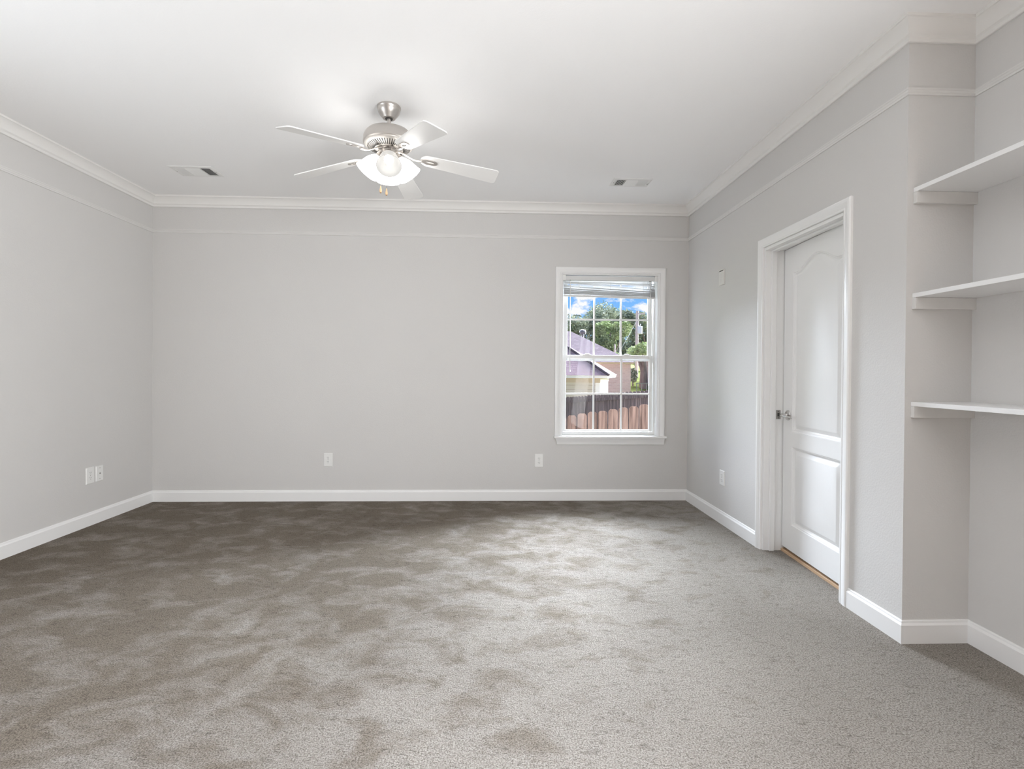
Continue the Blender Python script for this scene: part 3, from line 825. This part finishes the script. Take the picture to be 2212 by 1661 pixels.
# light kit: four arms with bell shades
for i, azd in enumerate((-78, 12, 102, 192)):
    az = R(azd); tilt = R(53)
    axis = Vector((math.cos(az) * math.cos(tilt), math.sin(az) * math.cos(tilt), -math.sin(tilt)))
    neck = Vector((0.052 * math.cos(az), 0.052 * math.sin(az), -0.297))
    x_ = axis.cross(Vector((0, 0, 1))).normalized(); y_ = axis.cross(x_)
    Ms = Matrix(((x_.x, y_.x, axis.x, neck.x), (x_.y, y_.y, axis.y, neck.y), (x_.z, y_.z, axis.z, neck.z), (0, 0, 0, 1)))
    ft = MB()
    ft.lathe([(0, -0.024), (0.016, -0.024), (0.020, -0.020), (0.024, -0.004), (0.028, 0.004), (0.028, 0.012), (0, 0.012)], 28, Ms)
    ft.tube([(0.030 * math.cos(az), 0.030 * math.sin(az), -0.275), tuple(neck - axis * 0.02)], 0.009, 10)
    fo = ft.build('lamp_holder', M['nickel'], fan, smooth=35)
    lit = (azd != -78)
    prof = [(0.026, 0.006), (0.030, 0.014), (0.040, 0.028), (0.050, 0.046), (0.056, 0.066), (0.060, 0.086), (0.065, 0.106), (0.071, 0.122)]
    sh = MB()
    sh.mi = 0
    seg = 40
    def ring(r, z): return [sh.bm.verts.new(Ms @ Vector((r * math.cos(2 * PI * k / seg), r * math.sin(2 * PI * k / seg), z))) for k in range(seg)]
    outer = [ring(r, z) for r, z in prof]
    inner = [ring(r - 0.003, z) for r, z in prof]
    for A, B_, mi in [(a_, b_, 0) for a_, b_ in zip(outer[:-1], outer[1:])] + [(outer[-1], inner[-1], 0)] + [(b_, a_, 1) for a_, b_ in zip(inner[:-1], inner[1:])]:
        sh.mi = mi
        for k in range(seg): sh.face([A[k], A[(k + 1) % seg], B_[(k + 1) % seg], B_[k]])
    sh.build('lamp_shade', [M['shade_out'] if lit else M['shade_dim'], M['shade_in_lit'] if lit else M['shade_in']], fan, smooth=50)
    bb = MB()
    prof = [(0, 0.012), (0.013, 0.012), (0.013, 0.030)] + [(0.013 + 0.015 * math.sin(PI / 2 * k / 4), 0.030 + 0.028 * k / 4) for k in range(1, 5)] + [(0.028 * math.cos(PI / 2 * k / 5), 0.058 + 0.026 * math.sin(PI / 2 * k / 5)) for k in range(1, 6)]
    bb.lathe(prof, 24, Ms)
    bb.build('light_bulb', M['bulb'], fo, smooth=60)
for cx_, cy_, zb in ((-0.044, -0.012, -0.488), (-0.002, -0.050, -0.515)):
    b = MB(); b.tube([(cx_, cy_, -0.275), (cx_, cy_, zb)], 0.0011, 6); pc = b.build('pull_chain', M['chrome'], fan)
    b = MB(); b.lathe([(0, 0.030), (0.0025, 0.030), (0.0040, 0.018), (0.0068, 0.006), (0.0072, 0.0), (0.0055, -0.006), (0, -0.007)], 16, Matrix.Translation((cx_, cy_, zb - 0.012))); b.build('fob', M['fob'], pc, smooth=50)
    b = MB(); b.lathe([(0, -0.0055), (0.0052, -0.0062), (0.0035, -0.011), (0, -0.012)], 16, Matrix.Translation((cx_, cy_, zb - 0.012))); b.build('fob_tip', M['fobtip'], pc, smooth=50)

# ------------------------------------------------------------------ outside
M['fence'] = mat('weathered_cedar', (0.20, 0.135, 0.115), 0.85)
def grainy(name, c0, c1, sc=(26, 26, 1.2), p=(0.35, 0.68), rough=0.85):
    m = mat(name, c0, rough, spec=0.0)
    n = m.node_tree.nodes; l = m.node_tree.links.new
    tc = n.new('ShaderNodeTexCoord'); mp = n.new('ShaderNodeMapping'); mp.inputs['Scale'].default_value = sc
    t = n.new('ShaderNodeTexNoise'); t.inputs['Scale'].default_value = 1.0; t.inputs['Detail'].default_value = 6; t.inputs['Roughness'].default_value = 0.65
    cr = n.new('ShaderNodeValToRGB'); cr.color_ramp.elements[0].position = p[0]; cr.color_ramp.elements[1].position = p[1]
    cr.color_ramp.elements[0].color = (*c0, 1); cr.color_ramp.elements[1].color = (*c1, 1)
    l(tc.outputs['Object'], mp.inputs[0]); l(mp.outputs[0], t.inputs['Vector']); l(t.outputs['Fac'], cr.inputs[0])
    l(cr.outputs[0], n['Principled BSDF'].inputs['Base Color'])
    return m
def bricky(name, c1, c2, mortar, bw, rh, ms, rough=0.85, rot=(R(90), 0, 0)):
    m = mat(name, c1, rough, spec=0.0)
    n = m.node_tree.nodes; l = m.node_tree.links.new
    tc = n.new('ShaderNodeTexCoord'); mp = n.new('ShaderNodeMapping'); mp.inputs['Rotation'].default_value = rot
    t = n.new('ShaderNodeTexBrick'); t.inputs['Color1'].default_value = (*c1, 1); t.inputs['Color2'].default_value = (*c2, 1); t.inputs['Mortar'].default_value = (*mortar, 1)
    t.inputs['Scale'].default_value = 1.0; t.inputs['Brick Width'].default_value = bw; t.inputs['Row Height'].default_value = rh; t.inputs['Mortar Size'].default_value = ms
    l(tc.outputs['Object'], mp.inputs[0]); l(mp.outputs[0], t.inputs['Vector']); l(t.outputs['Color'], n['Principled BSDF'].inputs['Base Color'])
    return m
EX = 1.0
M['picket'] = grainy('cedar_picket', (0.050, 0.031, 0.024), (0.190, 0.122, 0.094))
M['picket2'] = grainy('old_cedar_picket', (0.11, 0.082, 0.082), (0.27, 0.20, 0.195))
M['shingle_purple'] = bricky('grey_violet_shingles', (0.100, 0.080, 0.088), (0.130, 0.106, 0.114), (0.080, 0.063, 0.070), 0.16, 0.075, 0.006)
M['shingle_red'] = bricky('mauve_brown_shingles', (0.29, 0.205, 0.215), (0.36, 0.26, 0.27), (0.22, 0.155, 0.165), 0.22, 0.065, 0.006)
M['brick'] = bricky('pink_brick', (0.54, 0.39, 0.385), (0.46, 0.33, 0.33), (0.52, 0.41, 0.40), 0.20, 0.070, 0.010)
M['siding'] = bricky('cream_siding', (0.54, 0.48, 0.39), (0.52, 0.46, 0.38), (0.36, 0.30, 0.24), 9.0, 0.15, 0.010)
M['fascia'] = mat('white_fascia', (0.75, 0.73, 0.69), 0.6)
M['soffit'] = mat('tan_frieze', (0.45, 0.36, 0.26), 0.7)
M['grass'] = grainy('lawn_grass', (0.085, 0.095, 0.032), (0.15, 0.165, 0.06), (3, 3, 3))
M['leaf_dark'] = grainy('leaf_dark', (0.15, 0.175, 0.14), (0.42, 0.42, 0.33), (1.6, 1.6, 1.6), (0.4, 0.62))
M['leaf_light'] = grainy('leaf_light', (0.20, 0.24, 0.13), (0.42, 0.47, 0.27), (1.6, 1.6, 1.6), (0.4, 0.62))
M['bark'] = grainy('tree_bark', (0.12 * EX, 0.09 * EX, 0.085 * EX), (0.26 * EX, 0.20 * EX, 0.19 * EX), (5, 5, 1.5))
M['pole'] = mat('utility_pole_wood', (0.52, 0.43, 0.40), 0.8)
M['grey_metal'] = mat('pale_grey_metal', (0.72, 0.70, 0.70), 0.5)
M['dark_metal'] = mat('dark_metal', (0.12, 0.11, 0.11), 0.5)

# ground: falls away from the house, rises again toward the far lawn
b = MB()
prof = [(YB + T + 0.02, -0.55), (7.4, -1.10), (12.0, -1.30), (18.0, -1.20), (22.0, -0.60), (26.0, 0.45), (34, 1.1), (60, 2.2), (90, 2.4)]
def terrain(prof, name, m, label, cat):
    b = MB(); rows = []
    for y, z in prof:
        rows.append([b.bm.verts.new((x, y, z + 0.04 * math.sin(x * 0.7 + y))) for x in range(-30, 61, 6)])
    for p, q in zip(rows[:-1], rows[1:]):
        for i in range(len(p) - 1): b.face([p[i], p[i + 1], q[i + 1], q[i]])
    structure(b.build(name, m, smooth=60), label, cat)
terrain(prof[:3], 'ground', mat('dull_ground', (0.05, 0.04, 0.035), 0.9, spec=0.0, noise=(9, 0.4)), 'dull ground between the house and the fences, added against green bounce', 'yard')  # hidden brown ground, added to keep green bounce out of the room
terrain(prof[2:], 'lawn', M['grass'], 'bright green lawn beyond the fences', 'lawn')

def fence(p0, p1, tops, pitch, depth, mat_, label, rails=None, down=2.0, name='picket_fence'):
    """pickets from p0 to p1 (x, y); tops: function of 0..1 giving the height of each picket"""
    v0, v1 = Vector(p0), Vector(p1); d = (v1 - v0); Ln = d.length; d.normalize(); nn = Vector((-d.y, d.x))
    e = tag(empty(name, (p0[0], p0[1], tops(0) - down)), label, 'fence')
    inv = Matrix.Translation(e.location).inverted()
    rnd = random.Random(int(Ln * 100))
    b = MB(); n_ = int(Ln / pitch)
    for k in range(n_):
        s = (k + 0.5) / n_; c_ = v0 + d * (s * Ln); z1 = tops(s) + rnd.uniform(-0.006, 0.006); w = pitch * 0.47
        dog = pitch * 0.22
        prof_ = [(-w, z1 - down), (w, z1 - down), (w, z1 - dog), (w - dog * .45, z1 - dog * .35), (w - dog, z1), (-w + dog, z1), (-w + dog * .45, z1 - dog * .35), (-w, z1 - dog)]
        yy = rnd.uniform(-0.003, 0.003)
        ra = [[Vector((c_.x + d.x * u + nn.x * (t + yy), c_.y + d.y * u + nn.y * (t + yy), z)) for u, z in prof_] for t in (0, 0.016)]
        b.rings(ra)
    b.build('pickets', mat_, e).matrix_parent_inverse = inv
    for off in (rails or []):
        for sgn in (-1 if rails else 1,):
            b = MB()
            ra = []
            for s in (0, 1):
                c_ = v0 + d * (s * Ln)
                ra.append([Vector((c_.x + nn.x * t, c_.y + nn.y * t, tops(s) - off + z)) for t, z in ((-0.045, 0), (0, 0), (0, 0.085), (-0.045, 0.085))])
            b.rings(ra); b.build('rail', mat_, e).matrix_parent_inverse = inv
    return e
fence((0.2, 7.62), (3.6, 7.25), lambda s: 0.409 + 0.548 * s, 0.143, 1, M['picket'], 'nearer brown cedar picket fence just outside the window')
fence((2.35, 17.06), (6.2, 10.6), lambda s: 0.3575 + 0.7425 * s, 0.145, 1, M['picket2'], 'farther weathered picket fence in front of the houses', rails=[0.20, 1.0])

# cream outbuilding, turned a little, with hipped mauve roof
def poly(b, pts): b.face([b.bm.verts.new(p) for p in pts])
sh_e = tag(empty('outbuilding', (3.64, 17.5, -1.2)), 'cream sided outbuilding with mauve hipped roof behind the fences', 'building')
inv = Matrix.Translation(sh_e.location).inverted()
def Pn(o): o.matrix_parent_inverse = inv; return o
u1 = Vector((1.2, 4.0, 0)).normalized(); u2 = Vector((-4.0, 1.2, 0)).normalized()
c0 = Vector((3.64, 17.5, 0))
Msh = Matrix(((-u2.x, u1.x, 0, c0.x), (-u2.y, u1.y, 0, c0.y), (0, 0, 1, 0), (0, 0, 0, 1)))   # local x right, y away
Pn(MB().box(-5.2, 0, 0, 4.0, -1.2, 0.84, Msh).build('siding_walls', M['siding'], sh_e))
b = MB(); b.box(-5.25, 0.03, -0.03, 4.03, 0.84, 1.02, Msh); Pn(b.build('frieze', M['soffit'], sh_e))
b = MB(); b.box(-0.14, 0.02, -0.02, 0.10, -1.2, 0.84, Msh); Pn(b.build('corner_board', M['fascia'], sh_e))
b = MB(); b.box(-5.5, 0.30, -0.40, 4.35, 1.00, 1.10, Msh); Pn(b.build('fascia', M['fascia'], sh_e))
b = MB()
e0 = [Msh @ Vector(p) for p in ((-5.55, -0.45, 1.09), (0.35, -0.45, 1.09), (0.35, 4.4, 1.09), (-5.55, 4.4, 1.09))]
r0, r1 = Msh @ Vector((-3.1, 1.98, 2.75)), Msh @ Vector((-2.3, 1.98, 2.75))
V = [b.bm.verts.new(p) for p in e0 + [r0, r1]]
for q in ((0, 1, 5, 4), (1, 2, 5), (2, 3, 4, 5), (3, 0, 4), (3, 2, 1, 0)): b.face([V[i] for i in q])
Pn(b.build('hipped_roof', M['shingle_red'], sh_e))
b = MB(); b.tube([Msh @ Vector(p) for p in ((0.34, -0.45, 1.11), (-2.3, 1.98, 2.77))], 0.05, 6); Pn(b.build('hip_ridge', M['shingle_purple'], sh_e))
b = MB(); b.box(-2.6, -1.9, -0.35, -0.1, -0.3, 0.62, Msh); Pn(b.build('meter_box', mat('grey_box', (0.26, 0.24, 0.28), 0.6), sh_e))

# brick house with grey-violet hip roof
hs = tag(empty('brick_house', (6.46, 24.0, -0.5)), 'pink brick house with grey-violet shingle roof beyond the outbuilding', 'house')
inv = Matrix.Translation(hs.location).inverted()
Pn(MB().box(-6, 6.46, 24.0, 32.0, -0.6, 1.62).build('brick_walls', M['brick'], hs))
Pn(MB().box(-6.5, 6.50, 23.6, 32.4, 1.60, 1.68).build('eave_board', M['soffit'], hs))
b = MB()
V = [b.bm.verts.new(p) for p in ((-6.6, 23.5, 1.67), (6.52, 23.5, 1.67), (6.52, 32.5, 1.67), (-6.6, 32.5, 1.67), (-2.5, 28.0, 3.42), (4.22, 28.0, 3.42))]
for q in ((0, 1, 5, 4), (1, 2, 5), (2, 3, 4, 5), (3, 0, 4), (3, 2, 1, 0)): b.face([V[i] for i in q])
Pn(b.build('hip_roof', M['shingle_purple'], hs))
b = MB(); b.tube([(4.95, 28.4, 2.9), (4.95, 28.4, 3.35)], 0.07, 10); b.lathe([(0, 0), (0.16, 0), (0.2, 0.1), (0.16, 0.22), (0, 0.26)], 14, Matrix.Translation((4.95, 28.4, 3.3))); Pn(b.build('roof_vent', M['dark_metal'], hs))
# far-right pale roof edge
nb = tag(empty('neighbour_house', (8.3, 27, 0.3)), 'pale pink gable end of a house at the right edge of the panes', 'house')
inv = Matrix.Translation(nb.location).inverted()
b = MB(); b.prism([(8.05, 27), (13.0, 27), (13.0, 30.2), (9.3, 30.2)], 0.2, 2.2); Pn(b.build('walls', M['brick'], nb))
b = MB(); V = [b.bm.verts.new(p) for p in ((7.75, 26.8, 1.9), (8.10, 26.8, 2.85), (13.4, 26.8, 2.85), (13.4, 26.8, 1.9), (9.0, 30.4, 1.9), (9.3, 30.4, 2.85), (13.4, 30.4, 2.85), (13.4, 30.4, 1.9))]
for q in ((0, 1, 2, 3), (7, 6, 5, 4), (0, 4, 5, 1), (1, 5, 6, 2), (2, 6, 7, 3), (3, 7, 4, 0)): b.face([V[i] for i in q])
Pn(b.build('roof', mat('pale_roof', (0.06, 0.048, 0.048), 0.8, spec=0.0), nb))

# trees
def crown(bm_, cx, cy_, cz, rx, ry, rz, n_, size, rnd):
    for _ in range(n_):
        while True:
            p = Vector((rnd.uniform(-1, 1), rnd.uniform(-1, 1), rnd.uniform(-1, 1)))
            if 0.25 < p.length < 1: break
        p = p * (1.0 if rnd.random() < .85 else 1.1)
        c_ = Vector((cx + p.x * rx, cy_ + p.y * ry, cz + p.z * rz))
        s = size * rnd.uniform(0.6, 1.4)
        a_ = Vector((rnd.gauss(0, 1), rnd.gauss(0, 1), rnd.gauss(0, 0.6))).normalized(); q = a_.cross(Vector((rnd.gauss(0, 1), rnd.gauss(0, 1), rnd.gauss(0, 1)))).normalized()
        vs = [bm_.verts.new(c_ + a_ * s), bm_.verts.new(c_ + q * s * .5), bm_.verts.new(c_ - a_ * s), bm_.verts.new(c_ - q * s * .5)]
        bm_.faces.new(vs)
def tree(x, y, zg, blobs, leaf, label, trunk=0.22, seed=1, size=0.15, lean=0.0):
    rnd = random.Random(seed)
    e = tag(empty('leafy_tree', (x, y, zg)), label, 'tree', 'trees beyond the houses')
    inv_ = Matrix.Translation(e.location).inverted()
    b = MB()
    top = max(bb[2] for bb in blobs)
    b.tube([(x, y, zg - 0.3), (x + lean * .3, y, zg + (top - zg) * .4), (x + lean, y, zg + (top - zg) * .9)], [trunk, trunk * .75, trunk * .25], 9)
    for bb in blobs:
        b.tube([(x + lean * .3, y, zg + (top - zg) * .35), ((x + bb[0]) / 2, (y + bb[1]) / 2, (zg + bb[2]) / 2 + .4), (bb[0], bb[1], bb[2])], [trunk * .5, trunk * .35, trunk * .12], 6)
    b.build('trunk', M['bark'], e, smooth=60).matrix_parent_inverse = inv_
    b = MB()
    for bb in blobs: crown(b.bm, bb[0], bb[1], bb[2], bb[3], bb[3], bb[4], int(bb[5] * 2.0), size * 0.68, rnd)
    b.build('foliage', leaf, e).matrix_parent_inverse = inv_
    return e
def blobs(cx, cyy, cz, rx, rz, n_, per, seed):
    rnd = random.Random(seed); out = []
    for _ in range(n_):
        a_ = rnd.uniform(0, 2 * PI); q = rnd.uniform(0.2, 0.95)
        out.append((cx + rx * q * math.cos(a_), cyy + rx * q * math.sin(a_) * .6, cz + rz * rnd.uniform(-0.9, 0.75), rx * rnd.uniform(.28, .45), rz * rnd.uniform(.28, .42), per))
    return out
tree(7.05, 41, 0.9, blobs(7.05, 41, 3.96, 2.15, 1.9, 16, 420, 3), M['leaf_dark'], 'dark leafy tree above the left end of the grey-violet roof', seed=3)
tree(10.57, 47.5, 1.2, blobs(10.6, 47.5, 4.72, 2.55, 2.8, 18, 460, 5), M['leaf_dark'], 'tallest dark tree, seen in the middle panes', seed=5)
tree(12.3, 40, 1.0, blobs(11.7, 40, 4.05, 2.0, 2.25, 16, 460, 8), M['leaf_dark'], 'dark tree behind the utility pole', seed=8)
tree(7.75, 34, 0.8, blobs(7.75, 34, 3.1, 1.15, 1.45, 12, 380, 11), M['leaf_light'], 'lighter green tree in front of the dark trees, left of the utility pole', seed=11, trunk=0.14, size=0.12)
tree(9.6, 33, 0.8, blobs(9.3, 33, 2.3, 0.9, 0.7, 7, 300, 13), M['leaf_light'], 'low light green bushy tree at the foot of the utility pole', seed=13, trunk=0.08, size=0.12)
tree(7.66, 26, 0.35, [(7.25, 26.0, 2.25, .42, .32, 260), (7.5, 25.6, 2.4, .42, .32, 260)], M['leaf_light'], 'thick-trunked shade tree on the lawn right of the brick house', seed=17, trunk=0.24, size=0.10)
# shrub beside the lawn tree
e = empty('shrub', (7.38, 27, 0.5)); tag(e, 'small dark shrub at the corner of the brick house', 'shrub')
b = MB(); crown(b.bm, 7.38, 27.0, 1.08, 0.26, 0.26, 0.40, 500, 0.07, random.Random(4)); b.build('foliage', M['leaf_dark'], e).matrix_parent_inverse = Matrix.Translation(e.location).inverted()
b = MB(); b.tube([(7.38, 27, 0.4), (7.38, 27, 1.1)], 0.04, 6); b.build('stem', M['bark'], e).matrix_parent_inverse = Matrix.Translation(e.location).inverted()
# utility pole
pe = tag(empty('utility_pole', (8.97, 32, 0.9)), 'wooden utility pole with pale grey transformer among the trees', 'pole')
inv = Matrix.Translation(pe.location).inverted()
b = MB(); b.tube([(8.95, 32, 0.6), (9.0, 32, 5.05)], [0.12, 0.09], 12); Pn(b.build('pole', M['pole'], pe, smooth=50))
b = MB(); b.lathe([(0, 3.62), (0.14, 3.62), (0.15, 3.66), (0.15, 4.02), (0.13, 4.08), (0, 4.10)], 20, Matrix.Translation((9.12, 31.85, 0))); tr_ = Pn(b.build('transformer', M['grey_metal'], pe, smooth=40))
b = MB(); b.tube([(9.12, 31.85, 4.09), (9.16, 31.85, 4.24)], 0.025, 8); b.build('bushing', M['grey_metal'], tr_)
b = MB(); b.box(9.0, 9.45, 31.9, 31.97, 4.84, 4.91); Pn(b.build('crossarm', M['pole'], pe))
b = MB(); b.tube([(9.0, 31.95, 4.5), (8.1, 31.9, 2.9), (7.7, 31.9, 2.2)], 0.012, 5); Pn(b.build('guy_wire', M['grey_metal'], pe))
p2 = tag(empty('service_post', (7.12, 30, 0.9)), 'short slim post standing just past the roof edge', 'post')
b = MB(); b.tube([(7.12, 30, 0.6), (7.12, 30, 2.85)], [0.05, 0.04], 8); b.build('post', M['pole'], p2).matrix_parent_inverse = Matrix.Translation(p2.location).inverted()
# garden table frame on the lawn
gt = tag(empty('garden_bench_frame', (6.4, 22, -0.4)), 'thin dark metal frame standing on the lawn behind the fence', 'bench')
inv = Matrix.Translation(gt.location).inverted()
b = MB()
b.tube([(6.16, 22, 0.74), (7.0, 22, 0.74)], 0.02, 6); Pn(b.build('top_bar', M['dark_metal'], gt))
for x in (6.18, 6.40, 6.62, 6.98):
    b = MB(); b.tube([(x, 22, -0.6), (x, 22, 0.74)], 0.018, 6); Pn(b.build('leg', M['dark_metal'], gt))
